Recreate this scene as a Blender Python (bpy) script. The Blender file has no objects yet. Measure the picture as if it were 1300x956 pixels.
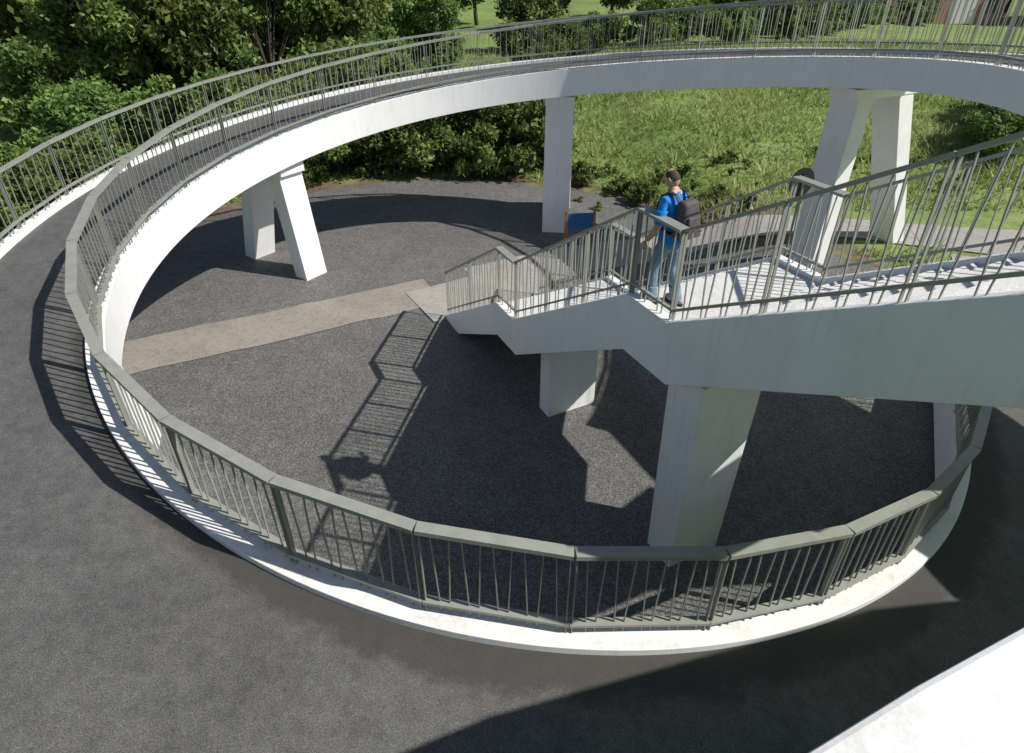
import bpy, bmesh, math, random
import numpy as np
from mathutils import Vector, Matrix, noise
random.seed(7); rng=np.random.default_rng(7)
ZC=8.2
scene=bpy.context.scene
COL=scene.collection
rad=math.radians

# ---------------------------------------------------------------- materials
def newmat(name):
    m=bpy.data.materials.new(name); m.use_nodes=True
    nt=m.node_tree; nt.nodes.clear()
    out=nt.nodes.new('ShaderNodeOutputMaterial'); b=nt.nodes.new('ShaderNodeBsdfPrincipled')
    nt.links.new(b.outputs[0],out.inputs[0])
    return m,nt,b,out
def N(nt,t,**k):
    n=nt.nodes.new(t)
    for a,v in k.items(): setattr(n,a,v)
    return n
def L(nt,a,b): nt.links.new(a,b)
def ramp(nt,src,stops):
    r=N(nt,'ShaderNodeValToRGB'); e=r.color_ramp.elements
    while len(e)<len(stops): e.new(.5)
    for i,(p,c) in enumerate(stops):
        e[i].position=p; e[i].color=(c[0],c[1],c[2],1) if hasattr(c,'__len__') else (c,c,c,1)
    L(nt,src,r.inputs[0]); return r
def tex(nt,scale,detail=4,rough=.6,coord='Object',vscale=None,dist=0):
    tc=N(nt,'ShaderNodeTexCoord'); n=N(nt,'ShaderNodeTexNoise')
    n.inputs['Scale'].default_value=scale; n.inputs['Detail'].default_value=detail
    n.inputs['Roughness'].default_value=rough; n.inputs['Distortion'].default_value=dist
    if vscale:
        mp=N(nt,'ShaderNodeMapping'); mp.inputs['Scale'].default_value=vscale
        L(nt,tc.outputs[coord],mp.inputs[0]); L(nt,mp.outputs[0],n.inputs['Vector'])
    else: L(nt,tc.outputs[coord],n.inputs['Vector'])
    return n
def mixc(nt,fac,a,b,mode='MIX'):
    m=N(nt,'ShaderNodeMix',data_type='RGBA',blend_type=mode)
    if isinstance(fac,(int,float)): m.inputs[0].default_value=fac
    else: L(nt,fac,m.inputs[0])
    for i,v in ((6,a),(7,b)):
        if isinstance(v,tuple): m.inputs[i].default_value=(*v,1)
        else: L(nt,v,m.inputs[i])
    return m.outputs[2]
def bump(nt,b,h,s,d):
    bp=N(nt,'ShaderNodeBump'); bp.inputs['Strength'].default_value=s; bp.inputs['Distance'].default_value=d
    L(nt,h,bp.inputs['Height']); L(nt,bp.outputs[0],b.inputs['Normal'])
def simple(name,col,rough=.6,var=.15,scale=8,metal=0,bmp=0):
    m,nt,b,o=newmat(name)
    n=tex(nt,scale)
    c0=tuple(x*(1-var) for x in col); c1=tuple(min(1,x*(1+var)) for x in col)
    r=ramp(nt,n.outputs[0],[(.3,c0),(.7,c1)])
    L(nt,r.outputs[0],b.inputs['Base Color']); b.inputs['Roughness'].default_value=rough; b.inputs['Metallic'].default_value=metal
    if bmp: bump(nt,b,n.outputs[0],.4,bmp)
    return m

M_WHITE,nt,b,o=newmat('white_painted_concrete')
n1=tex(nt,1.3,5); n2=tex(nt,3,5,.7,vscale=(3,3,.35)); n3=tex(nt,60,2)
c=ramp(nt,n1.outputs[0],[(.3,(.82,.83,.84)),(.65,(.88,.885,.89))]).outputs[0]
st=ramp(nt,n2.outputs[0],[(.52,(1,1,1)),(.75,(.89,.89,.87))]).outputs[0]
c=mixc(nt,1.0,c,st,'MULTIPLY')
n5=tex(nt,18,4,.7); sp=ramp(nt,n5.outputs[0],[(.68,(1,1,1)),(.76,(.70,.69,.64))]).outputs[0]
c=mixc(nt,.45,c,sp,'MULTIPLY')
geo=N(nt,'ShaderNodeNewGeometry'); sx=N(nt,'ShaderNodeSeparateXYZ'); L(nt,geo.outputs['Normal'],sx.inputs[0])
up=N(nt,'ShaderNodeMapRange'); L(nt,sx.outputs[2],up.inputs[0]); up.inputs[1].default_value=.8; up.inputs[2].default_value=.97
n6=tex(nt,2.6,6,.75); dirt=ramp(nt,n6.outputs[0],[(.35,(.95,.95,.94)),(.55,(.88,.875,.85)),(.72,(.64,.63,.57))]).outputs[0]
cd_=mixc(nt,1.0,c,dirt,'MULTIPLY'); c=mixc(nt,up.outputs[0],c,cd_)
L(nt,c,b.inputs['Base Color']); b.inputs['Roughness'].default_value=.55
bump(nt,b,n3.outputs[0],.25,.004)

def asphalt(name,base=.10):
    m,nt,b,o=newmat(name)
    n1=tex(nt,.8,4,.65); n2=tex(nt,90,2,.8); n3=tex(nt,6,5,.7)
    c=ramp(nt,n1.outputs[0],[(.3,(base*.82,base*.81,base*.80)),(.7,(base*1.13,base*1.12,base*1.10))]).outputs[0]
    s=ramp(nt,n2.outputs[0],[(.38,.6),(.5,1.0),(.66,1.8)]).outputs[0]
    c=mixc(nt,1,c,s,'MULTIPLY')
    s2=ramp(nt,n3.outputs[0],[(.35,.8),(.6,1.08)]).outputs[0]
    c=mixc(nt,1,c,s2,'MULTIPLY')
    tc=N(nt,'ShaderNodeTexCoord')
    sx=N(nt,'ShaderNodeSeparateXYZ'); L(nt,tc.outputs['UV'],sx.inputs[0])
    ns=tex(nt,2.2,5,.75)
    a=N(nt,'ShaderNodeMath',operation='MULTIPLY_ADD'); L(nt,ns.outputs[0],a.inputs[0]); a.inputs[1].default_value=-.7; L(nt,sx.outputs[1],a.inputs[2])
    mr=N(nt,'ShaderNodeMapRange'); L(nt,sx.outputs[0],mr.inputs[0]); mr.inputs[1].default_value=32; mr.inputs[2].default_value=36; mr.inputs[3].default_value=0; mr.inputs[4].default_value=-.30
    a2=N(nt,'ShaderNodeMath',operation='ADD'); L(nt,a.outputs[0],a2.inputs[0]); L(nt,mr.outputs[0],a2.inputs[1])
    a3=N(nt,'ShaderNodeMath',operation='ADD'); L(nt,a2.outputs[0],a3.inputs[0]); a3.inputs[1].default_value=.6
    f=ramp(nt,a3.outputs[0],[(.0,.9),(.60,.75),(.80,0.0)]).outputs[0]
    c=mixc(nt,f,c,(.042,.040,.034))
    f2=ramp(nt,a3.outputs[0],[(.70,0),(.78,.22),(.88,0)]).outputs[0]
    c=mixc(nt,f2,c,(.12,.105,.08))
    L(nt,c,b.inputs['Base Color']); b.inputs['Roughness'].default_value=.8
    bump(nt,b,n2.outputs[0],.5,.006)
    return m
M_ASPH=asphalt('asphalt')

M_GRAVEL,nt,b,o=newmat('gravel')
tc=N(nt,'ShaderNodeTexCoord')
v=N(nt,'ShaderNodeTexVoronoi'); v.inputs['Scale'].default_value=50; L(nt,tc.outputs['Object'],v.inputs['Vector'])
n1=tex(nt,.45,4,.6); n2=tex(nt,3,5,.75)
c=ramp(nt,n1.outputs[0],[(.3,(.112,.110,.107)),(.7,(.146,.144,.140))]).outputs[0]
sv=N(nt,'ShaderNodeSeparateXYZ'); L(nt,v.outputs['Color'],sv.inputs[0])
s=ramp(nt,sv.outputs[0],[(0,.55),(.6,1.0),(1,1.75)]).outputs[0]
c=mixc(nt,1,c,s,'MULTIPLY')
s=ramp(nt,n2.outputs[0],[(.33,.82),(.6,1.08)]).outputs[0]; c=mixc(nt,1,c,s,'MULTIPLY')
n4=tex(nt,.8,5,.7); f=ramp(nt,n4.outputs[0],[(.66,0),(.74,.7)]).outputs[0]; c=mixc(nt,f,c,(.06,.052,.044))
L(nt,c,b.inputs['Base Color']); b.inputs['Roughness'].default_value=.85
bump(nt,b,v.outputs['Distance'],.5,.012)

def pathmat(name,c0,c1,k=.7):
    m,nt,b,o=newmat(name)
    n1=tex(nt,.9,5,.7); n2=tex(nt,60,2,.8); n3=tex(nt,7,5,.7)
    c=ramp(nt,n1.outputs[0],[(.3,c0),(.7,c1)]).outputs[0]
    c=mixc(nt,1,c,ramp(nt,n2.outputs[0],[(.35,k),(.65,1.2)]).outputs[0],'MULTIPLY')
    c=mixc(nt,1,c,ramp(nt,n3.outputs[0],[(.3,k+.05),(.5,1.05)]).outputs[0],'MULTIPLY')
    L(nt,c,b.inputs['Base Color']); b.inputs['Roughness'].default_value=.85
    bump(nt,b,n2.outputs[0],.4,.006); return m
M_PATH=pathmat('worn_concrete_path',(.235,.21,.18),(.33,.30,.265))
M_PAD=pathmat('concrete_pad',(.30,.285,.26),(.40,.38,.35))
M_FLOOR=pathmat('stair_concrete',(.52,.52,.51),(.63,.63,.62),.86)
M_RAIL=simple('grey_green_paint',(.28,.29,.255),.4,.10,5)
M_JOINT=simple('bearing_dark',(.05,.05,.05),.8)

M_GROUND,nt,b,o=newmat('meadow_ground')
tc=N(nt,'ShaderNodeTexCoord')
n1=tex(nt,.12,5,.6); n2=tex(nt,1.6,6,.75); n3=tex(nt,14,4,.8)
g=ramp(nt,n1.outputs[0],[(.3,(.14,.215,.045)),(.5,(.19,.275,.065)),(.7,(.24,.29,.10))]).outputs[0]
g=mixc(nt,1,g,ramp(nt,n2.outputs[0],[(.3,.65),(.65,1.2)]).outputs[0],'MULTIPLY')
g=mixc(nt,1,g,ramp(nt,n3.outputs[0],[(.3,.65),(.65,1.2)]).outputs[0],'MULTIPLY')
soil=ramp(nt,n2.outputs[0],[(.3,(.09,.062,.046)),(.7,(.19,.125,.095))]).outputs[0]
d=N(nt,'ShaderNodeVectorMath',operation='DISTANCE'); 
fl=N(nt,'ShaderNodeVectorMath',operation='MULTIPLY'); L(nt,tc.outputs['Object'],fl.inputs[0]); fl.inputs[1].default_value=(1,1,0)
L(nt,fl.outputs[0],d.inputs[0]); d.inputs[1].default_value=(-2.5,12.5,0)
nb=tex(nt,.6,5,.7)
dd=N(nt,'ShaderNodeMath',operation='MULTIPLY_ADD'); L(nt,nb.outputs[0],dd.inputs[0]); dd.inputs[1].default_value=6; L(nt,d.outputs['Value'],dd.inputs[2])
mr=N(nt,'ShaderNodeMapRange'); L(nt,dd.outputs[0],mr.inputs[0]); mr.inputs[1].default_value=15.6; mr.inputs[2].default_value=16.8
c=mixc(nt,mr.outputs[0],soil,g)
L(nt,c,b.inputs['Base Color']); b.inputs['Roughness'].default_value=.95
bump(nt,b,n3.outputs[0],.5,.04)

def leafmat(name,dark,mid,light,trans=.3):
    m,nt,b,o=newmat(name)
    at=N(nt,'ShaderNodeAttribute',attribute_name='tint')
    oi=N(nt,'ShaderNodeObjectInfo')
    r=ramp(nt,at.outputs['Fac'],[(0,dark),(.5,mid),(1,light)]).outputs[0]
    hs=N(nt,'ShaderNodeHueSaturation'); L(nt,r,hs.inputs['Color'])
    m1=N(nt,'ShaderNodeMapRange'); L(nt,oi.outputs['Random'],m1.inputs[0]); m1.inputs[3].default_value=.465; m1.inputs[4].default_value=.515
    m2=N(nt,'ShaderNodeMath',operation='MULTIPLY_ADD'); L(nt,oi.outputs['Random'],m2.inputs[0]); m2.inputs[1].default_value=.6; m2.inputs[2].default_value=.7
    L(nt,m1.outputs[0],hs.inputs['Hue']); L(nt,m2.outputs[0],hs.inputs['Value']); hs.inputs['Saturation'].default_value=.95
    L(nt,hs.outputs[0],b.inputs['Base Color']); b.inputs['Roughness'].default_value=.55
    t=N(nt,'ShaderNodeBsdfTranslucent'); L(nt,hs.outputs[0],t.inputs[0])
    mx=N(nt,'ShaderNodeMixShader'); mx.inputs[0].default_value=trans
    L(nt,b.outputs[0],mx.inputs[1]); L(nt,t.outputs[0],mx.inputs[2]); L(nt,mx.outputs[0],o.inputs[0])
    return m
M_LEAF=leafmat('leaves',(.06,.11,.025),(.15,.235,.05),(.30,.38,.10),.38)
M_GRASS=leafmat('grass_blades',(.17,.26,.055),(.29,.41,.095),(.46,.48,.20),.42)
M_BARK=simple('bark',(.075,.06,.045),.9,.35,6)

# ---------------------------------------------------------------- mesh helpers
class MB:
    def __init__(s): s.v=[]; s.f=[]; s.m=[]
    def add(s,vs,fs,mi=0):
        o=len(s.v); s.v+= [tuple(v) for v in vs]
        for f in fs: s.f.append([i+o for i in f]); s.m.append(mi)
    def beam(s,p,q,w,h,mi=0,side=None):
        p=Vector(p);q=Vector(q); d=(q-p).normalized()
        if side is None:
            sd=d.cross(Vector((0,0,1)))
            if sd.length<1e-3: sd=Vector((1,0,0))
        else: sd=Vector(side)
        sd=(sd-d*sd.dot(d)).normalized(); u=sd.cross(d).normalized()
        a=sd*w/2; c=u*h/2
        vs=[p-a-c,p+a-c,p+a+c,p-a+c,q-a-c,q+a-c,q+a+c,q-a+c]
        s.add(vs,[(0,3,2,1),(4,5,6,7),(0,1,5,4),(1,2,6,5),(2,3,7,6),(3,0,4,7)],mi)
    def prism(s,poly,fa,fb,mi=0):
        n=len(poly); A=[fa(*p) for p in poly]; B=[fb(*p) for p in poly]
        s.add(A+B,[tuple(range(n))[::-1],tuple(range(n,2*n))]+[(i,(i+1)%n,n+(i+1)%n,n+i) for i in range(n)],mi)
    def obj(s,name,mats,parent=None,smooth=False,bevel=0):
        me=bpy.data.meshes.new(name); me.from_pydata(s.v,[],s.f)
        for m in (mats if isinstance(mats,list) else [mats]): me.materials.append(m)
        me.polygons.foreach_set('material_index',s.m)
        if smooth: me.polygons.foreach_set('use_smooth',[True]*len(s.f))
        bm=bmesh.new(); bm.from_mesh(me); bmesh.ops.recalc_face_normals(bm,faces=bm.faces); bm.to_mesh(me); bm.free()
        me.update()
        ob=bpy.data.objects.new(name,me); COL.objects.link(ob)
        if parent: ob.parent=parent
        if bevel:
            b=ob.modifiers.new('b','BEVEL'); b.width=bevel; b.segments=2; b.limit_method='ANGLE'; b.angle_limit=rad(35)
        return ob
def empty(name,loc=(0,0,0),rz=0):
    e=bpy.data.objects.new(name,None); e.location=loc; e.rotation_euler=(0,0,rz); COL.objects.link(e); e.empty_display_size=.3; return e
def ss(x): x=max(0,min(1,x)); return x*x*(3-2*x)
def gh(x,y):
    f=ss((x-4.5)/4)*ss((y-11.5)/3)
    r=math.hypot(x,y-13)
    und=0 if r<15 else .25*min(1,(r-15)/8)*(noise.noise(Vector((x*.08,y*.08,0)))+.5*noise.noise(Vector((x*.4,y*.4,3))))
    und+=.7*ss((r-16)/25)*(.5+noise.noise(Vector((x*.05,y*.05,7)))) if r>16 and y>15 else 0
    return -8.2+.75*f+und

# ---------------------------------------------------------------- ground
xs=np.unique(np.concatenate([np.linspace(-1500,-120,8),np.linspace(-120,-30,19),np.arange(-30,36,.6),np.linspace(36,120,17),np.linspace(120,1500,8)]))
ys=np.unique(np.concatenate([np.linspace(-1500,-60,8),np.linspace(-60,-6,10),np.arange(-6,50,.6),np.linspace(50,140,25),np.linspace(140,1800,8)]))
mb=MB(); nx,ny=len(xs),len(ys)
vs=[(x,y,gh(x,y)) for y in ys for x in xs]
fs=[(j*nx+i,j*nx+i+1,(j+1)*nx+i+1,(j+1)*nx+i) for j in range(ny-1) for i in range(nx-1)]
mb.add(vs,fs); mb.obj('ground',M_GROUND,smooth=True)

def gr(a):
    d=math.degrees(a)%360
    base=11.3
    base+=2.3*math.exp(-((d-128)/38)**2)
    base-=2.8*math.exp(-((d-38)/24)**2)
    return base+.45*noise.noise(Vector((math.cos(a)*4,math.sin(a)*4,1)))+.25*noise.noise(Vector((math.cos(a)*14,math.sin(a)*14,1)))
mb=MB(); NA,NR=240,34
vs=[(0,13,gh(0,13)+.02)]
for j in range(1,NR+1):
    for i in range(NA):
        a=2*math.pi*i/NA; r=gr(a)*j/NR; x=r*math.cos(a); y=13+r*math.sin(a); 
        vs.append((x,y,gh(x,y)+(.025 if j<NR else -.02)))
fs=[(0,1+i,1+(i+1)%NA) for i in range(NA)]
for j in range(NR-1):
    for i in range(NA):
        a=1+j*NA+i; b_=1+j*NA+(i+1)%NA; fs.append((a,a+NA,b_+NA,b_))
mb.add(vs,fs); mb.obj('gravel_yard',M_GRAVEL,smooth=True)

def strip(name,pts,w,mat,dz,step=.4):
    mb=MB(); P=[Vector((p[0],p[1],0)) for p in pts]; W=w if isinstance(w,list) else [w]*len(P)
    S=[]
    for k in range(len(P)-1):
        n=max(2,int((P[k+1]-P[k]).length/step))
        for i in range(n):
            t=i/n
            if len(P)>2:
                p0=P[max(k-1,0)];p1=P[k];p2=P[k+1];p3=P[min(k+2,len(P)-1)]
                q=.5*((2*p1)+(p2-p0)*t+(2*p0-5*p1+4*p2-p3)*t*t+(3*p1-p0-3*p2+p3)*t**3)
            else: q=P[k].lerp(P[k+1],t)
            S.append((q,W[k]*(1-t)+W[k+1]*t))
    S.append((P[-1],W[-1])); vs=[];fs=[]; M=6
    for i,(q,ww) in enumerate(S):
        t=(S[min(i+1,len(S)-1)][0]-S[max(i-1,0)][0]).normalized(); nn=Vector((-t.y,t.x,0))
        for j in range(M+1):
            e=.09*noise.noise(Vector((q.x*1.3,q.y*1.3,j*5)))
            r=q+nn*(ww*(j/M-.5)+(e if j in(0,M) else 0)); vs.append((r.x,r.y,gh(r.x,r.y)+dz))
    for i in range(len(S)-1):
        for j in range(M):
            a=i*(M+1)+j; fs.append((a,a+1,a+M+2,a+M+1))
    mb.add(vs,fs); return mb.obj(name,mat,smooth=True)
strip('concrete_path',[(-2.2,15.55),(-9,12.2),(-22,6.2)],1.6,M_PATH,.042)
strip('garden_path',[(-.9,16.0),(2.2,17.7),(6.3,18.7),(10,18.3),(16,17.0),(24,18)],[2.2,1.8,1.6,1.6,2.2,2.4],M_PAD,.038)

# ---------------------------------------------------------------- spiral ramp
CX,CY,R=.6,11.9,7.8
AEND=366.25
def zr(a):
    ae=8*math.log(1+math.exp(max(min(a/8,40),-40)))
    return -1.72-.0166*ae
def wid(a):
    return 2.55+1.6*ss((a-215)/25)*(1-ss((a-300)/25))
def st(a):
    if a<=330:
        n=Vector((math.cos(rad(a)),math.sin(rad(a)),0)); return Vector((CX,CY,0))+n*R,n,zr(a),wid(a)
    n=Vector((math.cos(rad(330)),math.sin(rad(330)),0)); t=Vector((-n.y,n.x,0)); s=(a-330)*R*math.pi/180
    return Vector((CX,CY,0))+n*R+t*s,n,zr(330)-min(.5,s*.06),2.55
ramp_e=empty('spiral_ramp')
K=.27
def thick(a): return .62+.14*ss((a-5)/60)+.06*ss((a-100)/60)
angs=[a*1.25 for a in range(int(-28/1.25),int(AEND/1.25)+1)]
mb=MB(); mbA=MB(); uvs=[]
def sect(a):
    P,n,z,w=st(a); z0=Vector((0,0,1)); th=thick(a)
    prof=[(0,-th),(0,-.0),(K,-.0),(K,-.10),(w-.25,-.10),(w-.25,0),(w,0),(w,-.5),(w-.35,-th)]
    return [P+n*r+z0*(z+h) for r,h in prof], [P+n*(K+.001)+z0*(z-.092),P+n*(K+.3)+z0*(z-.095),P+n*(K+.9)+z0*(z-.088),P+n*(w-.252)+z0*(z-.088)],[K,K+.3,K+.9,w-.25]
np_=9; vs=[];va=[];
for a in angs:
    s,d,rr=sect(a); vs+=s; va+=d; uvs+= [(a*.136,r) for r in rr]
fs=[];fa=[]
for i in range(len(angs)-1):
    for j in range(np_): fs.append((i*np_+j,i*np_+(j+1)%np_,(i+1)*np_+(j+1)%np_,(i+1)*np_+j))
    for j in range(3): fa.append((i*4+j,i*4+j+1,(i+1)*4+j+1,(i+1)*4+j))
fs.append(tuple(range(np_))); fs.append(tuple(range((len(angs)-1)*np_,len(angs)*np_)))
mb.add(vs,fs); ob=mb.obj('concrete_deck',M_WHITE,ramp_e,bevel=.008)
mbA.add(va,fa); oa=mbA.obj('asphalt_surface',M_ASPH,ramp_e,smooth=True)
uvl=oa.data.uv_layers.new(name='UVMap')
for lp in oa.data.loops: uvl.data[lp.index].uv=uvs[lp.vertex_index]
Pe,ne,ze,we=st(AEND); te=Vector((-ne.y,ne.x,0)); q0=Pe+ne*1.28
strip('asphalt_path',[(q0.x-te.x*.6,q0.y-te.y*.6),(q0.x+te.x*2.5,q0.y+te.y*2.5),(q0.x+te.x*5-.3,q0.y+te.y*5)],[2.0,2.0,1.7],M_PAD,.055)

def railing(mb,pts,H=1.25,sp=.155,lean=.035,topw=.13,bw=.018,toph=.055,botw=.07,endw=.05):
    Z=Vector((0,0,1))
    for k in range(len(pts)-1):
        tw=topw[k] if isinstance(topw,list) else topw
        p=Vector(pts[k]);q=Vector(pts[k+1]); d=(q-p); Ln=d.length; dn=d/Ln
        side=dn.cross(Z).normalized(); g=.008
        mb.beam(p+Z*H+dn*g,q+Z*H-dn*g,tw,toph)
        mb.beam(p+Z*.15+dn*.0,q+Z*.15,botw,.035)
        mb.beam(p+dn*.03-Z*.03,p+dn*.03+Z*(H-.03),endw,.012,side=side)
        mb.beam(q-dn*.03-Z*.03,q-dn*.03+Z*(H-.03),endw,.012,side=side)
        n=max(2,int(round(Ln/sp)))
        for i in range(1,n):
            c=p+d*(i/n); o=lean if i%2 else -lean
            mb.beam(c+dn*o*1.0,c-dn*o*.6+Z*(H-.03),bw*1.3,bw*.8,side=side)
seg=11.25
mb=MB(); pts=[]
a=-22.5
while a<=362:
    P,n,z,w=st(a); pts.append(P+n*.08+Vector((0,0,z))); a+=seg
railing(mb,pts,sp=.155,botw=.10,bw=.0145,lean=.03); mb.obj('inner_railing',M_RAIL,ramp_e)
mb=MB(); pts=[]; a=-22.5; sg=8.5
while a<=358:
    P,n,z,w=st(a); pts.append(P+n*(w-.1)+Vector((0,0,z))); a+=sg
railing(mb,pts,H=1.1,sp=.19,topw=.09,bw=.016); mb.obj('outer_railing',M_RAIL,ramp_e)
def aframe(a,rf,rt,wd=.72,th=.5):
    mb=MB(); P,n,z,w=st(a); t=Vector((-n.y,n.x,0)); C=P-n*R
    zu=z-thick(a)
    for f,tt in zip(rf,rt):
        b=C+n*f; b.z=gh(b.x,b.y)-.1; tp=C+n*tt; tp.z=zu-.28
        vs=[]
        for (c,hw,hh) in ((b,wd/2,th/2),(tp,wd/2*1.0,th/2*1.08)):
            vs+=[c-t*hw-n*hh,c+t*hw-n*hh,c+t*hw+n*hh,c-t*hw+n*hh]
        mb.add(vs,[(0,3,2,1),(4,5,6,7),(0,1,5,4),(1,2,6,5),(2,3,7,6),(3,0,4,7)])
    c0=C+n*(rt[0]-.40);c1=C+n*(rt[1]+.45); c0.z=c1.z=zu-.14-.02
    mb.beam(c0,c1,wd+.04,.26,side=t)
    mb.obj('support_legs',M_WHITE,ramp_e,bevel=.012)
    mb=MB(); c0=C+n*(rt[0]-.3);c1=C+n*(rt[1]+.3); c0.z=c1.z=zu-.012; mb.beam(c0,c1,wd-.1,.03,side=t); mb.obj('bearing',M_JOINT,ramp_e)
aframe(144,(7.95,10.45),(8.35,9.6))
aframe(84,(8.1,10.5),(8.4,9.6),wd=.85)
aframe(28,(8.5,12.0),(8.6,10.1),wd=.75)
aframe(200,(8.1,10.5),(8.4,9.6)); aframe(250,(8.4,10.8),(8.6,9.9))

# ---------------------------------------------------------------- bridge deck
br=empty('bridge_deck')
mb=MB()
poly=[(-7,-2.8),(1.1,.95),(1.5,1.12),(4.0,2.12),(9.0,3.5),(14,4.2),(14,-5),(-7,-7)]
mb.prism(poly,lambda x,y:(x,y,-1.7),lambda x,y:(x,y,-2.45))
mb.obj('slab',M_WHITE,br,bevel=.02)
mb=MB()
poly=[(7.7,8.6),(8.6,6.7),(10.2,4.3),(10.3,3.72),(14,4.25),(13.5,8),(11.6,10.5),(10.2,8.2)]
mb.prism(poly,lambda x,y:(x,y,-1.76),lambda x,y:(x,y,-2.35))
mb.obj('connector_slab',M_WHITE,br)
mb=MB()
poly=[(5.1,4.0),(6.2,4.54),(8.5,6.6),(9.9,4.75),(7.6,4.6),(6.0,3.85)]
mb.prism(poly,lambda x,y:(x,y,-1.71),lambda x,y:(x,y,-2.3))
mb.obj('stair_head_link',M_WHITE,br)
mb=MB(); railing(mb,[(-7,-3.6,-1.7),(-5,-2.7,-1.7),(-3,-1.75,-1.7),(-1.5,-1.05,-1.7)]); mb.obj('railing',M_RAIL,br)
mb=MB()
for x,y in ((11.8,5.6),(11.5,.5),(2.5,-2.5)):
    mb.beam((x,y,-8.3),(x,y,-2.46),.8,.5)
mb.obj('piers',M_WHITE,br)

# ---------------------------------------------------------------- staircase
A=Vector((1.54,7.52,0)); D=Vector((-.446,.895,0)).normalized(); Pp=Vector((.895,.446,0)).normalized()
SW=2.85
def sp_(s,p,z): v=A+D*s+Pp*p; return Vector((v.x,v.y,z))
stair=empty('concrete_staircase')
T=[(-4.75,-1.68),(-.85,-4.0),(0,-4.0),(3.45,-6.2),(4.2,-6.2),(7.3,-8.1)]
B=[(7.3,-8.35),(6.75,-8.35),(4.15,-6.95),(3.3,-6.95),(-.05,-4.86),(-1.0,-4.86),(-4.75,-2.62)]
mb=MB()
prof=T+B
for a0,a1 in ((0,.17),(SW-.17,SW)):
    mb.prism(prof,lambda s,z:sp_(s,a0,z),lambda s,z:sp_(s,a1,z))
mb.obj('stringers',M_WHITE,stair,bevel=.012)
fl=[]
def flight(s0,z0,s1,z1,n):
    for i in range(n):
        si=s0+(s1-s0)*i/n; fl.append((si,z0+(z1-z0)*i/n)); fl.append((si,z0+(z1-z0)*(i+1)/n))
fl.append((-4.75-.2,-1.72))
flight(-4.75,-1.72,-.85,-4.06,13); flight(0,-4.06,3.45,-6.26,12); flight(4.2,-6.26,7.3,-8.15,11)
fl.append((7.3,-8.15))
Bi=[(7.3,-8.33),(6.78,-8.33),(4.15,-6.93),(3.3,-6.93),(-.05,-4.84),(-1.0,-4.84),(-4.75,-2.6),(-4.95,-2.5)]
mb=MB(); mb.prism(fl+Bi,lambda s,z:sp_(s,.172,z),lambda s,z:sp_(s,SW-.172,z)); mb.obj('steps',[M_FLOOR],stair)
for side in (.085,SW-.085):
    mb=MB(); pts=[]; tw=[]
    for (s0,z0),(s1,z1),n,w_ in ((T[0],T[1],3,.07),(T[1],T[2],1,.15),(T[2],T[3],3,.07),(T[3],T[4],1,.15),(T[4],T[5],2,.07)):
        for i in range(n): pts.append(sp_(s0+(s1-s0)*i/n,side,z0+(z1-z0)*i/n)); tw.append(w_)
    pts.append(sp_(T[-1][0],side,T[-1][1]))
    railing(mb,pts,H=1.2,sp=.17,lean=.045,topw=tw,toph=.04,botw=.045,bw=.014,endw=.04); mb.obj('railing',M_RAIL,stair)
def pillar(s0,s1,p0,p1,ztop,taper=0,name='pillar'):
    mb=MB(); vs=[]
    for z,k in ((-8.3,-taper),(ztop,taper)):
        vs+=[sp_(s0-k,p0-k,z),sp_(s0-k,p1+k,z),sp_(s1+k,p1+k,z),sp_(s1+k,p0-k,z)]
    mb.add(vs,[(0,1,2,3),(4,5,6,7),(0,1,5,4),(1,2,6,5),(2,3,7,6),(3,0,4,7)]); mb.obj(name,M_WHITE,stair,bevel=.012)
pillar(2.6,2.98,.40,1.5,-6.3)
pillar(-1.45,-.85,.25,1.25,-4.7,.03)
mb=MB()
c=[(7.2,-.35),(7.2,SW+.3),(9.3,SW+.3),(9.0,-.5)]
mb.prism(c,lambda s,p:sp_(s,p,-8.2+.06),lambda s,p:sp_(s,p,-8.3)); mb.obj('concrete_pad',M_PAD)

# ---------------------------------------------------------------- person
def skinned(name,J,E,root,sub=2):
    names=list(J); me=bpy.data.meshes.new(name)
    me.from_pydata([J[n][0] for n in names],[(names.index(a),names.index(b)) for a,b in E],[])
    ob=bpy.data.objects.new(name,me); COL.objects.link(ob)
    ob.modifiers.new('s','SKIN')
    if not me.skin_vertices:
        bpy.context.view_layer.objects.active=ob; bpy.ops.mesh.customdata_skin_add()
    for i,n in enumerate(names):
        r=J[n][1]; r=r if isinstance(r,tuple) else (r,r)
        me.skin_vertices[0].data[i].radius=r
        me.skin_vertices[0].data[i].use_root=(n==root)
    ob.modifiers['s'].use_smooth_shade=True
    m=ob.modifiers.new('u','SUBSURF'); m.levels=sub; m.render_levels=sub
    dg=bpy.context.evaluated_depsgraph_get(); dg.update()
    nm=bpy.data.meshes.new_from_object(ob.evaluated_get(dg)); ob.modifiers.clear(); ob.data=nm
    nm.polygons.foreach_set('use_smooth',[True]*len(nm.polygons))
    return ob
M_SKIN=simple('skin',(.52,.31,.22),.5,.06,10)
M_SHIRT=simple('blue_shirt',(.012,.24,.72),.75,.18,9,bmp=.02)
M_JEANS=simple('blue_jeans',(.19,.28,.37),.85,.2,12,bmp=.02)
M_HAIR=simple('hair',(.06,.042,.032),.8,.3,60)
M_PACK=simple('backpack_fabric',(.085,.073,.076),.75,.3,14,bmp=.01)
M_SHOE=simple('shoe',(.30,.29,.28),.6,.2,12)
M_BLK=simple('black_rubber',(.02,.02,.022),.6,.2,12)
man=empty('man',tuple(sp_(-.32,.36,-4.06)),math.atan2(.446,.895)+rad(9))
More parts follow.
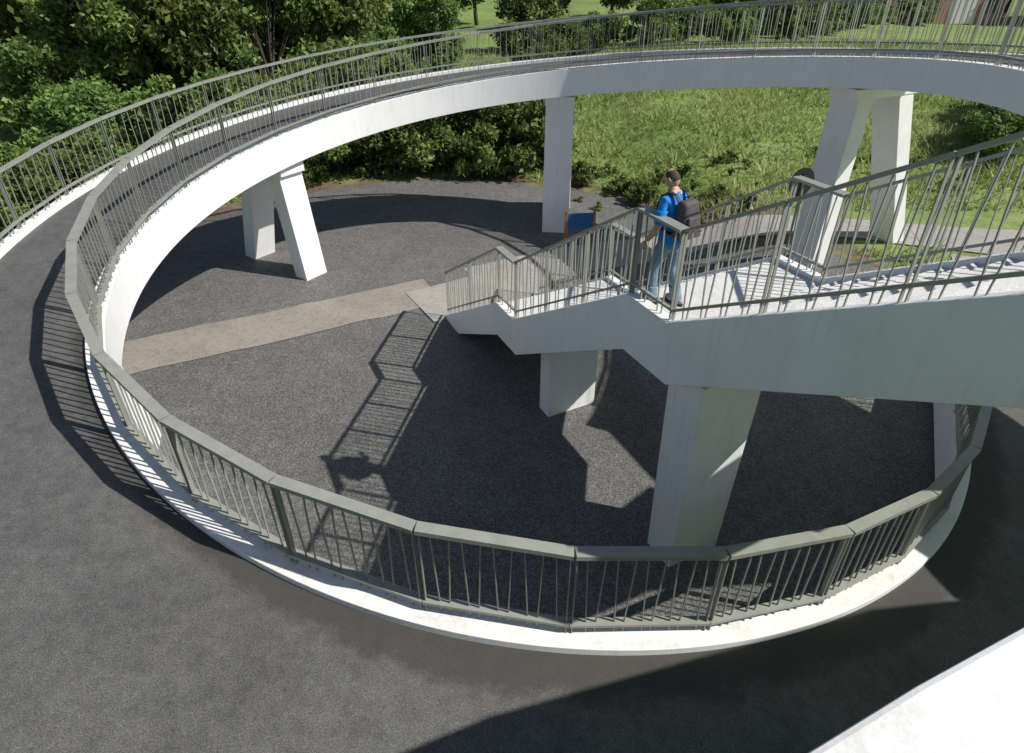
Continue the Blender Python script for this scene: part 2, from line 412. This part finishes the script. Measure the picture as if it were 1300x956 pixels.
# pose: descending, torso leaning slightly forward, left foot ahead, looking down
J={'pel':((0,0,.97),.150),'hipc':((0,0,.90),.14),'waist':((0,.01,1.10),.148),'chest':((0,.025,1.29),.165),'uc':((0,.03,1.42),.12),'neck':((0,.055,1.51),.062),'nk2':((0,.085,1.585),.058),
 'sL':((-.165,.03,1.425),.078),'sR':((.165,.03,1.425),.078),'eL':((-.265,.0,1.15),.05),'eR':((.275,.01,1.15),.05),'uL':((-.225,.015,1.32),.066),'uR':((.225,.015,1.32),.066),
 'fL':((-.285,.07,1.02),.044),'wL':((-.295,.14,.90),.029),'fR':((.27,.12,1.08),.044),'wR':((.235,.23,1.06),.029),
 'hL':((-.095,.02,.84),.105),'hR':((.095,-.01,.84),.105),'tL':((-.105,.08,.66),.092),'tR':((.105,-.0,.66),.092),
 'kL':((-.11,.13,.49),.073),'kR':((.11,.01,.49),.073),'cL':((-.112,.12,.30),.072),'cR':((.115,-.06,.30),.072),'aL':((-.115,.11,.10),.066),'aR':((.118,-.13,.10),.066)}
E=[('pel','waist'),('waist','chest'),('chest','uc'),('uc','neck'),('neck','nk2'),('uc','sL'),('uc','sR'),('sL','uL'),('sR','uR'),('uL','eL'),('uR','eR'),('eL','fL'),('eR','fR'),('fL','wL'),('fR','wR'),
 ('pel','hipc'),('hipc','hL'),('hipc','hR'),('hL','tL'),('hR','tR'),('tL','kL'),('tR','kR'),('kL','cL'),('kR','cR'),('cL','aL'),('cR','aR')]
body=skinned('body',J,E,'pel',2); body.parent=man
for v in body.data.vertices:
    if v.co.z>.84 and abs(v.co.x)<.21: v.co.y=(v.co.y-.02)*.86+.02; v.co.x*=1.06
body.data.materials.clear()
for m in (M_SHIRT,M_JEANS,M_SKIN): body.data.materials.append(m)
for p in body.data.polygons:
    c=p.center; k=0
    if c.z>1.485 and abs(c.x)<.1: k=2
    elif abs(c.x)>.205 and c.z<1.195: k=2
    elif c.z<.93: k=1
    p.material_index=k
def tube(name,rings,mat,parent,thick=.006,sub=1):
    mb=MB(); n=20; vs=[]
    for (c,rx,ry) in rings:
        for i in range(n):
            a=2*math.pi*i/n; w=1+.03*math.sin(5*a+c[2]*30); vs.append((c[0]+rx*w*math.cos(a),c[1]+ry*w*math.sin(a),c[2]))
    fs=[(j*n+i,j*n+(i+1)%n,(j+1)*n+(i+1)%n,(j+1)*n+i) for j in range(len(rings)-1) for i in range(n)]
    mb.add(vs,fs); o=mb.obj(name,mat,parent,smooth=True); m=o.modifiers.new('t','SOLIDIFY'); m.thickness=thick
    m=o.modifiers.new('u','SUBSURF'); m.levels=sub; m.render_levels=sub; return o
tube('shirt_hem',[((0,.012,1.12),.165,.135),((0,.006,1.0),.178,.145),((0,.0,.875),.188,.155)],M_SHIRT,man)
for sx in(-1,1):
    tube('sleeve',[((sx*.215,.015,1.34),.074,.076),((sx*.245,.008,1.26),.072,.074),((sx*.262,.002,1.17),.068,.07)],M_SHIRT,man)
tube('collar',[((0,.045,1.475),.085,.08),((0,.06,1.525),.070,.068)],M_SHIRT,man)
tube('left_cuff',[((-.112,.12,.26),.078,.082),((-.115,.11,.05),.078,.088)],M_JEANS,man)
tube('right_cuff',[((.115,-.07,.26),.078,.082),((.118,-.13,.05),.078,.088)],M_JEANS,man)
def hand(name,w,dr,side,curl):
    w=Vector(w);dr=Vector(dr).normalized();side=Vector(side).normalized();cu=Vector(curl).normalized()
    J={'w':(w,.028),'p':(w+dr*.05,(.036))};E=[('w','p')]
    for i,(o,ln) in enumerate(((-.03,.068),(-.01,.078),(.01,.074),(.03,.058))):
        b=w+dr*.085+side*o; J[f'a{i}']=(b,.011); m=b+dr*ln*.5+cu*.012; J[f'b{i}']=(m,.0095); J[f'c{i}']=(m+dr*ln*.35+cu*.03,.008)
        E+=[('p',f'a{i}'),(f'a{i}',f'b{i}'),(f'b{i}',f'c{i}')]
    t=w+dr*.035-side*.038+cu*.01; J['t0']=(t,.013); J['t1']=(t+dr*.03-side*.02+cu*.015,.011); J['t2']=(t+dr*.055-side*.022+cu*.03,.009)
    E+=[('p','t0'),('t0','t1'),('t1','t2')]
    o=skinned(name,J,E,'w',1); o.data.materials.clear(); o.data.materials.append(M_SKIN); o.parent=man
hand('left_hand',(-.296,.145,.895),(-.02,.3,-.9),(0,-.9,-.3),(1,0,0))
hand('right_hand',(.233,.235,1.06),(-.25,.95,-.05),(.9,.25,0),(0,0,-1))
bm=bmesh.new(); bmesh.ops.create_uvsphere(bm,u_segments=28,v_segments=20,radius=1)
for v in bm.verts:
    x,y,z=v.co; k=1-.22*max(0,-z)**1.5; 
    v.co=Vector((x*.077*k, y*.098*(1-.12*max(0,-z)) +(.012 if z<-.3 and y>0 else 0), z*.122))
me=bpy.data.meshes.new('head'); bm.to_mesh(me); bm.free(); me.polygons.foreach_set('use_smooth',[True]*len(me.polygons))
me.materials.append(M_SKIN); me.materials.append(M_HAIR)
HC=Vector((0,.115,1.65))
for p in me.polygons:
    c=p.center
    if (c.z>.0 and c.y<.03 and c.z<.098) or (c.y<-.04 and c.z>-.035 and c.z<.098): p.material_index=1
head=bpy.data.objects.new('head',me); COL.objects.link(head); head.parent=man; head.location=HC; head.rotation_euler=(rad(-26),0,rad(14))
def ball(name,c,s,mat,par,rot=(0,0,0)):
    bm=bmesh.new(); bmesh.ops.create_uvsphere(bm,u_segments=14,v_segments=10,radius=1)
    for v in bm.verts: v.co=Vector((v.co.x*s[0],v.co.y*s[1],v.co.z*s[2]))
    me=bpy.data.meshes.new(name); bm.to_mesh(me); bm.free(); me.materials.append(mat); me.polygons.foreach_set('use_smooth',[True]*len(me.polygons))
    o=bpy.data.objects.new(name,me); COL.objects.link(o); o.parent=par; o.location=c; o.rotation_euler=rot; return o
for sx in(-1,1):
    ball('ear',(sx*.078,-.002,-.005),(.011,.022,.034),M_SKIN,head,(rad(-10),0,sx*rad(-15)))
    ball('eye',(sx*.03,.086,.012),(.013,.01,.009),M_BLK,head)
ball('nose',(0,.103,-.02),(.012,.018,.024),M_SKIN,head); ball('mouth',(0,.092,-.062),(.024,.008,.006),simple('lips',(.4,.18,.15)),head)
for nm,x,y in (('left_shoe',-.115,.15),('right_shoe',.118,-.09)):
    ball(nm,(x,y,.055),(.055,.15,.06),M_SHOE,man); mb=MB()
    n=20; mb.prism([(x+.056*math.cos(2*math.pi*i/n),y+.155*math.sin(2*math.pi*i/n)) for i in range(n)],lambda a,b:(a,b,.0),lambda a,b:(a,b,.03)); mb.obj(nm+'_sole',M_BLK,man)
def softbox(name,c,s,mat,par,rot=(0,0,0),taper=.85,bev=.35):
    bm=bmesh.new(); bmesh.ops.create_cube(bm,size=1)
    for v in bm.verts:
        k=taper if v.co.z>0 else 1; v.co=Vector((v.co.x*s[0]*k,v.co.y*s[1]*k,v.co.z*s[2]))
    bmesh.ops.bevel(bm,geom=list(bm.edges),offset=min(s)*bev,segments=4,profile=.6,affect='EDGES')
    me=bpy.data.meshes.new(name); bm.to_mesh(me); bm.free(); me.materials.append(mat); me.polygons.foreach_set('use_smooth',[True]*len(me.polygons))
    o=bpy.data.objects.new(name,me); COL.objects.link(o); o.parent=par; o.location=c; o.rotation_euler=rot; return o
bp=empty('backpack'); bp.parent=man; bp.location=(0,.025,0)
softbox('main_bag',(0,-.225,1.235),(.31,.19,.47),M_PACK,bp,(rad(-6),0,0))
softbox('front_pocket',(0,-.325,1.16),(.24,.07,.26),M_PACK,bp,(rad(-6),0,0))
for sx in(-1,1): softbox('side_pocket',(sx*.155,-.23,1.11),(.05,.13,.2),M_PACK,bp)
mb=MB()
for sx in(-1,1):
    pt=[(sx*.09,-.15,1.44),(sx*.10,-.09,1.515),(sx*.115,0.0,1.53),(sx*.12,.10,1.46),(sx*.13,.14,1.33),(sx*.15,.11,1.17),(sx*.165,-.02,1.07),(sx*.15,-.14,1.04)]
    for i in range(len(pt)-1): mb.beam(pt[i],pt[i+1],.05,.014,side=(1,0,0))
mb.beam((-.03,-.16,1.47),(-.03,-.2,1.52),.015,.01);mb.beam((-.03,-.2,1.515),(.03,-.2,1.515),.015,.01);mb.beam((.03,-.16,1.47),(.03,-.2,1.52),.015,.01)
for z in (1.02,1.25): mb.beam((-.13,-.325-(.035 if z<1.2 else -.01),z+.08),(.13,-.325-(.035 if z<1.2 else -.01),z+.08),.01,.014)
mb.obj('straps',M_BLK,bp)

# ---------------------------------------------------------------- signs
M_BLUE=simple('blue_board_paint',(.02,.13,.36),.45,.1); M_RUST=simple('rusty_post',(.38,.15,.06),.8,.3,10)
e=empty('blue_notice_board',(2.1,18.4,gh(2.1,18.4)),rad(8))
mb=MB(); mb.beam((-.42,0,.95),(.42,0,.95),.04,.5,side=(0,1,0)); mb.obj('panel',M_BLUE,e,bevel=.01)
mb=MB()
for x in(-.44,.44): mb.beam((x,0,-.1),(x,0,1.3),.08,.08)
mb.obj('posts',M_RUST,e,bevel=.008)
e=empty('round_traffic_sign',(7.05,15.0,gh(7.05,15)),rad(20))
mb=MB(); n=32
mb.prism([(.36*math.cos(2*math.pi*i/n),.36*math.sin(2*math.pi*i/n)+2.75) for i in range(n)],lambda x,z:(x,0,z),lambda x,z:(x,.03,z)); mb.obj('disc',simple('sign_back',(.09,.095,.10),.5),e)
mb=MB(); mb.prism([(.03*math.cos(2*math.pi*i/12),.03*math.sin(2*math.pi*i/12)) for i in range(12)],lambda x,y:(x,y-.035,-.1),lambda x,y:(x,y-.035,2.95)); mb.obj('pole',M_RAIL,e)

# ---------------------------------------------------------------- vegetation
def leafcloud(C,size):
    n=len(C); a=rng.normal(size=(n,3)); a/=np.linalg.norm(a,axis=1)[:,None]
    b=rng.normal(size=(n,3)); b-= (a*b).sum(1)[:,None]*a; b/=np.linalg.norm(b,axis=1)[:,None]
    s=size*(.5+.9*rng.random(n))[:,None]
    V=np.stack([C+a*s,C+b*s*.5,C-a*s,C-b*s*.5],1).reshape(-1,3)
    return V
def plant(name,crown_c,crown_r,nblob,nleaf,lsize,trunk_h,blob_r=(.5,1.0),seed=0,trunk_r=.14,low=False):
    global rng; rng=np.random.default_rng(seed)
    bc=[]
    while len(bc)<nblob:
        p=rng.uniform(-1,1,3)
        if np.linalg.norm(p)<1 and (not low or p[2]>-.6): bc.append(p*.95*np.array(crown_r)+np.array(crown_c))
    bc=np.array(bc); br_=rng.uniform(*blob_r,nblob); bt=rng.uniform(.05,.95,nblob)
    w=br_**2; w/=w.sum(); idx=rng.choice(nblob,nleaf,p=w)
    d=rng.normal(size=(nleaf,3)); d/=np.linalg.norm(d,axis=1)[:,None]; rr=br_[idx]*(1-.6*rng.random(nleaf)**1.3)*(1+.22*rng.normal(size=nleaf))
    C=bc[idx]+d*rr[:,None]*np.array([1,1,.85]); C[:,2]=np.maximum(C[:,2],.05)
    t=np.clip(bt[idx]*.5+.4*rng.random(nleaf)+.18*d[:,2],0,1)  # random leaf tint plus painted top light: upper side of each blob lighter
    V=leafcloud(C,lsize)
    mb=MB()
    if trunk_h:
        top=np.array([0,0,trunk_h]);
        def cone(p,q,r0,r1,k=7):
            p=Vector(p);q=Vector(q);dd=(q-p).normalized(); s=dd.orthogonal().normalized(); u=dd.cross(s)
            vs=[p+(s*math.cos(2*math.pi*i/k)+u*math.sin(2*math.pi*i/k))*r0 for i in range(k)]+[q+(s*math.cos(2*math.pi*i/k)+u*math.sin(2*math.pi*i/k))*r1 for i in range(k)]
            mb.add(vs,[(i,(i+1)%k,k+(i+1)%k,k+i) for i in range(k)])
        cone((0,0,-.3),(.08,.03,trunk_h*.5),trunk_r*1.3,trunk_r); cone((.08,.03,trunk_h*.5),top,trunk_r,trunk_r*.75)
        for i in range(nblob):
            mid=(top+bc[i])/2+np.array([0,0,.2]); cone(top,mid,trunk_r*.5,trunk_r*.28,5); cone(mid,bc[i],trunk_r*.28,trunk_r*.08,5)
    else:
        for i in range(nblob):
            mb.beam((0,0,0),bc[i],.035,.035)
    nb_=len(mb.v); allv=mb.v+[tuple(x) for x in V]; nf0=len(mb.f)
    F=mb.f+[(nb_+4*i,nb_+4*i+1,nb_+4*i+2,nb_+4*i+3) for i in range(nleaf)]
    me=bpy.data.meshes.new(name); me.from_pydata(allv,[],F); me.materials.append(M_BARK); me.materials.append(M_LEAF)
    mi=np.zeros(len(F),dtype=np.int32); mi[nf0:]=1; me.polygons.foreach_set('material_index',mi)
    at=me.attributes.new('tint','FLOAT','FACE'); tt=np.zeros(len(F),dtype=np.float32); tt[nf0:]=t; at.data.foreach_set('value',tt)
    return me
TR=[plant('tree_mesh_a',(0,0,4.6),(2.4,2.4,3.0),40,15000,.145,2.6,(.4,1.05),1),
    plant('tree_mesh_b',(0,0,4.0),(2.9,2.7,2.6),44,16000,.14,2.0,(.4,1.0),2),
    plant('tree_mesh_c',(0,0,5.2),(2.1,2.2,3.8),42,15000,.145,2.6,(.35,.95),3)]
BU=[plant('bush_mesh_a',(0,0,1.1),(1.7,1.6,1.3),34,9000,.085,0,(.2,.6),4,low=True),
    plant('bush_mesh_b',(0,0,1.4),(1.4,1.6,1.8),34,9000,.085,0,(.2,.55),5,low=True),
    plant('bush_mesh_c',(0,0,.9),(2.1,1.7,1.0),36,9000,.085,0,(.2,.5),6,low=True)]
WE=[plant('weed_mesh_a',(0,0,.35),(.6,.5,.4),18,900,.06,0,(.06,.18),8,low=True),
    plant('weed_mesh_b',(0,0,.5),(.35,.4,.6),16,900,.055,0,(.06,.16),9,low=True)]
def put(name,me,x,y,s,rz=None,sz=None):
    o=bpy.data.objects.new(name,me); COL.objects.link(o); o.location=(x,y,gh(x,y)-.05); o.rotation_euler=(random.uniform(-.08,.08),random.uniform(-.08,.08),random.uniform(0,6.28) if rz is None else rz)
    o.scale=(s,s*random.uniform(.85,1.15),s*(sz or random.uniform(.85,1.15))); return o
for x,y,s,k in [(-11.5,24.2,1.1,0),(-9.3,25.3,1.0,1),(-7.2,26.2,1.2,2),(-5.2,26.6,1.2,0),(-3.2,27.0,1.25,1),(-1.6,26.6,1.1,2),(-.2,26.8,1.5,1),(-13.5,22.6,1.0,2),(-15.2,21,1.0,0),(-16.5,18.5,.9,1),
                (-2.4,29,1.5,0),(-6,29,1.4,1),(-10,28,1.4,2),(-18,16.5,.9,2),(.6,27.6,1.3,0),(-20,23,1.1,2),(-17.5,27.5,1.5,0),(-14.5,31,1.6,2),
                (-18.5,20.5,.9,1),(-16.5,24.5,1.2,2),(-13,27,1.3,1),(-4,31,1.6,2),(-8,31.5,1.6,0),(-20.5,31,1.6,1),(-12,30,1.5,0),
                (19.5,25.5,1.0,0),(21.5,27,1.2,1),(23.5,27.5,1.2,2),(24.5,30,1.4,0)]:
    put('bush',BU[k],x,y,s)
for x,y,s,k in [(-18.5,32,1.15,2),(-24,36,1.3,0),(-12,33.5,1.0,1),(-16.5,37,1.4,0),(-32,37,1.5,1),(-9.5,37,1.0,2),(-7,34.5,.75,0),(-15,34,1.1,1),(-20.5,35,1.3,1),(-28,36,1.2,2),
                (-35,32,1.2,0),(-29,43,1.6,0),(-14,44,1.4,1),(-21,44,1.7,2),(-40,34,1.6,2),(-25.5,40,1.5,1),(-36,43,1.7,0),(-18,50,1.7,1),(-10,43,1.2,0),(-12,39,1.1,2),
                (-5,42,.8,1),(-7,50,1.1,2),(-12,56,1.5,0),(-45,42,1.8,1),(-32,52,1.9,2),(-24,54,1.9,0)]:
    put('tree',TR[k],x,y,s)
for x,y,s,k in [(4,54,1.2,0),(7.5,56,1.3,2),(11,56,1.2,1),(14,58,1.6,0),(18,57,1.3,2),(22,57,1.2,1),(26,62,1.3,0),(1,58,1.8,1),(24,68,1.8,0),(38,74,1.2,2),(43,75,1.1,2),(34,70,1.2,0),
                (2,50,.9,2),(29,66,1.5,1)]:
    put('bush',BU[k],x,y,s)
for x,y,s,k in [(20,68,1.1,1),(10,72,1.3,0),(15,77,1.5,2),(3,74,1.4,1),(27.5,32,.7,0),(31.5,37,.85,1),(30,30,.65,2),(36,41,1.0,0),(58.5,84,1.5,1),(63,76,1.6,0),(33,90,1.4,2),(27,86,1.4,0),(-4,80,1.6,0)]:
    put('tree',TR[k],x,y,s)
for i in range(70):
    a=rad(random.uniform(20,165)); r=gr(a)+random.uniform(-.1,2.2); x=r*math.cos(a); y=13+r*math.sin(a)
    if abs(y-18.2)<1.2 and x>5: continue
    put('weed',WE[i%2],x,y,random.uniform(.35,1.1))
for i in range(30):
    x=random.uniform(2.5,18); y=random.uniform(21,26); put('weed',WE[i%2],x,y,random.uniform(.35,.85))
rg=np.random.default_rng(11)
nl=26000
ang=rg.uniform(0,2*math.pi,nl); dist=rg.uniform(130,165,nl); hmax=9+4*np.sin(ang*9)+3*np.sin(ang*23+1); z=rg.random(nl)**.8*hmax
C=np.stack([np.cos(ang)*dist,13+np.sin(ang)*dist,z-8.2],1); rng=rg; V=leafcloud(C,2.0)
me=bpy.data.meshes.new('distant_trees'); me.from_pydata([tuple(v) for v in V],[],[(4*i,4*i+1,4*i+2,4*i+3) for i in range(nl)]); me.materials.append(M_LEAF)
at=me.attributes.new('tint','FLOAT','FACE'); at.data.foreach_set('value',rg.uniform(.1,.7,nl).astype(np.float32))
o=bpy.data.objects.new('distant_trees',me); COL.objects.link(o)
NB=120000
gx=rg.uniform(-30,34,NB); gy=13+rg.random(NB)**1.3*44
rad_=np.hypot(gx,gy-13); angv=np.arctan2(gy-13,gx)
keep=[]
for x,y,r_,a_ in zip(gx,gy,rad_,angv):
    lim=gr(a_)+.3+.6*rg.random()
    if r_<lim: continue
    if abs(y-18.2)<1.5 and x>-2: continue
    if 9<x<16 and y<18 and abs((x-q0.x)*te.y-(y-q0.y)*te.x)<1.4: continue
    keep.append((x,y))
keep=np.array(keep); n=len(keep)
den=np.array([noise.noise(Vector((x*.35,y*.35,9)))+.6*noise.noise(Vector((x*1.1,y*1.1,4))) for x,y in keep])
hh=(.15+.28*rg.random(n))*(1+1.1*den); hh=np.clip(hh,.06,.85); w=.016+.02*rg.random(n)+.0005*keep[:,1]
zz=np.array([gh(x,y) for x,y in keep])-.03
th=rg.uniform(0,6.28,n); dx=np.cos(th)*w; dy=np.sin(th)*w; ln=rg.normal(size=(n,2))*.65*hh[:,None]
V=np.stack([np.stack([keep[:,0]-dx,keep[:,1]-dy,zz],1),np.stack([keep[:,0]+dx,keep[:,1]+dy,zz],1),np.stack([keep[:,0]+ln[:,0],keep[:,1]+ln[:,1],zz+hh],1)],1).reshape(-1,3)
me=bpy.data.meshes.new('meadow_grass'); me.from_pydata([tuple(v) for v in V],[],[(3*i,3*i+1,3*i+2) for i in range(n)]); me.materials.append(M_GRASS)
pn=np.array([noise.noise(Vector((x*.12,y*.12,2))) for x,y in keep])
at=me.attributes.new('tint','FLOAT','FACE'); at.data.foreach_set('value',np.clip(.45+.35*den+.5*pn+.25*rg.normal(size=n),0,1).astype(np.float32))
o=bpy.data.objects.new('meadow_grass',me); COL.objects.link(o)

# ---------------------------------------------------------------- brick house
M_BRICK,nt,b,o_=newmat('brick')
tc=N(nt,'ShaderNodeTexCoord'); bt=N(nt,'ShaderNodeTexBrick'); mp=N(nt,'ShaderNodeMapping'); mp.inputs['Rotation'].default_value=(rad(90),0,0)
L(nt,tc.outputs['Object'],mp.inputs[0]); L(nt,mp.outputs[0],bt.inputs['Vector'])
bt.inputs['Color1'].default_value=(.40,.13,.075,1); bt.inputs['Color2'].default_value=(.30,.10,.06,1); bt.inputs['Mortar'].default_value=(.3,.27,.24,1)
bt.inputs['Scale'].default_value=1; bt.inputs['Brick Width'].default_value=.22; bt.inputs['Row Height'].default_value=.075; bt.inputs['Mortar Size'].default_value=.008
L(nt,bt.outputs[0],b.inputs['Base Color'])
M_ROOF=simple('roof_tiles',(.16,.07,.05),.8,.25,4); M_PVC=simple('white_door',(.6,.6,.58),.5,.03); M_GLASS=simple('window_glass',(.03,.04,.05),.1)
hs=empty('brick_house',(47,77,gh(47,77)),rad(6))
mb=MB()
mb.prism([(-7,0),(7,0),(7,8),(-7,8)],lambda x,y:(x,y,-.6),lambda x,y:(x,y,5.2)); mb.obj('walls',M_BRICK,hs)
mb=MB(); mb.prism([(-.4,5.2),(8.4,5.2),(4,8.6)],lambda y,z:(-7.4,y,z),lambda y,z:(7.4,y,z)); mb.obj('roof',M_ROOF,hs)
mb=MB()
mb.beam((2.0,-.03,0),(2.0,-.03,2.3),3.0,.06,side=(1,0,0))
mb.obj('garage_door',M_PVC,hs)
mb=MB()
for x,z in((-5,1.0),(-1.5,1.0),(5.3,1.0),(-5,3.4),(-1.5,3.4),(2,3.4),(5.3,3.4)): mb.beam((x,-.03,z),(x,-.03,z+1.3),1.4,.06,side=(1,0,0))
mb.obj('windows',M_GLASS,hs)

# ---------------------------------------------------------------- lift everything so ground is near z=0
for o in bpy.data.objects:
    if o.parent is None: o.location.z+=ZC

# ---------------------------------------------------------------- light & camera
SV=Vector((-.94,.23,-1)).normalized()
el=math.asin(-SV.z); az=math.atan2(-SV.x,-SV.y)
w=bpy.data.worlds.new('World'); scene.world=w; w.use_nodes=True; nt=w.node_tree
bg=nt.nodes['Background']; sky=nt.nodes.new('ShaderNodeTexSky'); sky.sky_type='NISHITA'; sky.sun_disc=False
sky.sun_elevation=el; sky.sun_rotation=az
nt.links.new(sky.outputs[0],bg.inputs[0]); bg.inputs[1].default_value=.078
sl=bpy.data.lights.new('sun','SUN'); sl.energy=5.0; sl.angle=rad(.53); sl.color=(1,.955,.885)
so=bpy.data.objects.new('sun',sl); COL.objects.link(so); so.location=(20,-10,30)
so.rotation_euler=SV.to_track_quat('-Z','Y').to_euler()
cd=bpy.data.cameras.new('camera'); co=bpy.data.objects.new('camera',cd); COL.objects.link(co)
co.location=(0,0,ZC); co.rotation_euler=(rad(90-32.3),0,0); cd.sensor_width=36; cd.lens=22.15; cd.shift_y=-45/1300; cd.clip_end=4000; cd.clip_start=.05
scene.camera=co
scene.view_settings.view_transform='Standard'; scene.view_settings.look='None'; scene.view_settings.exposure=0
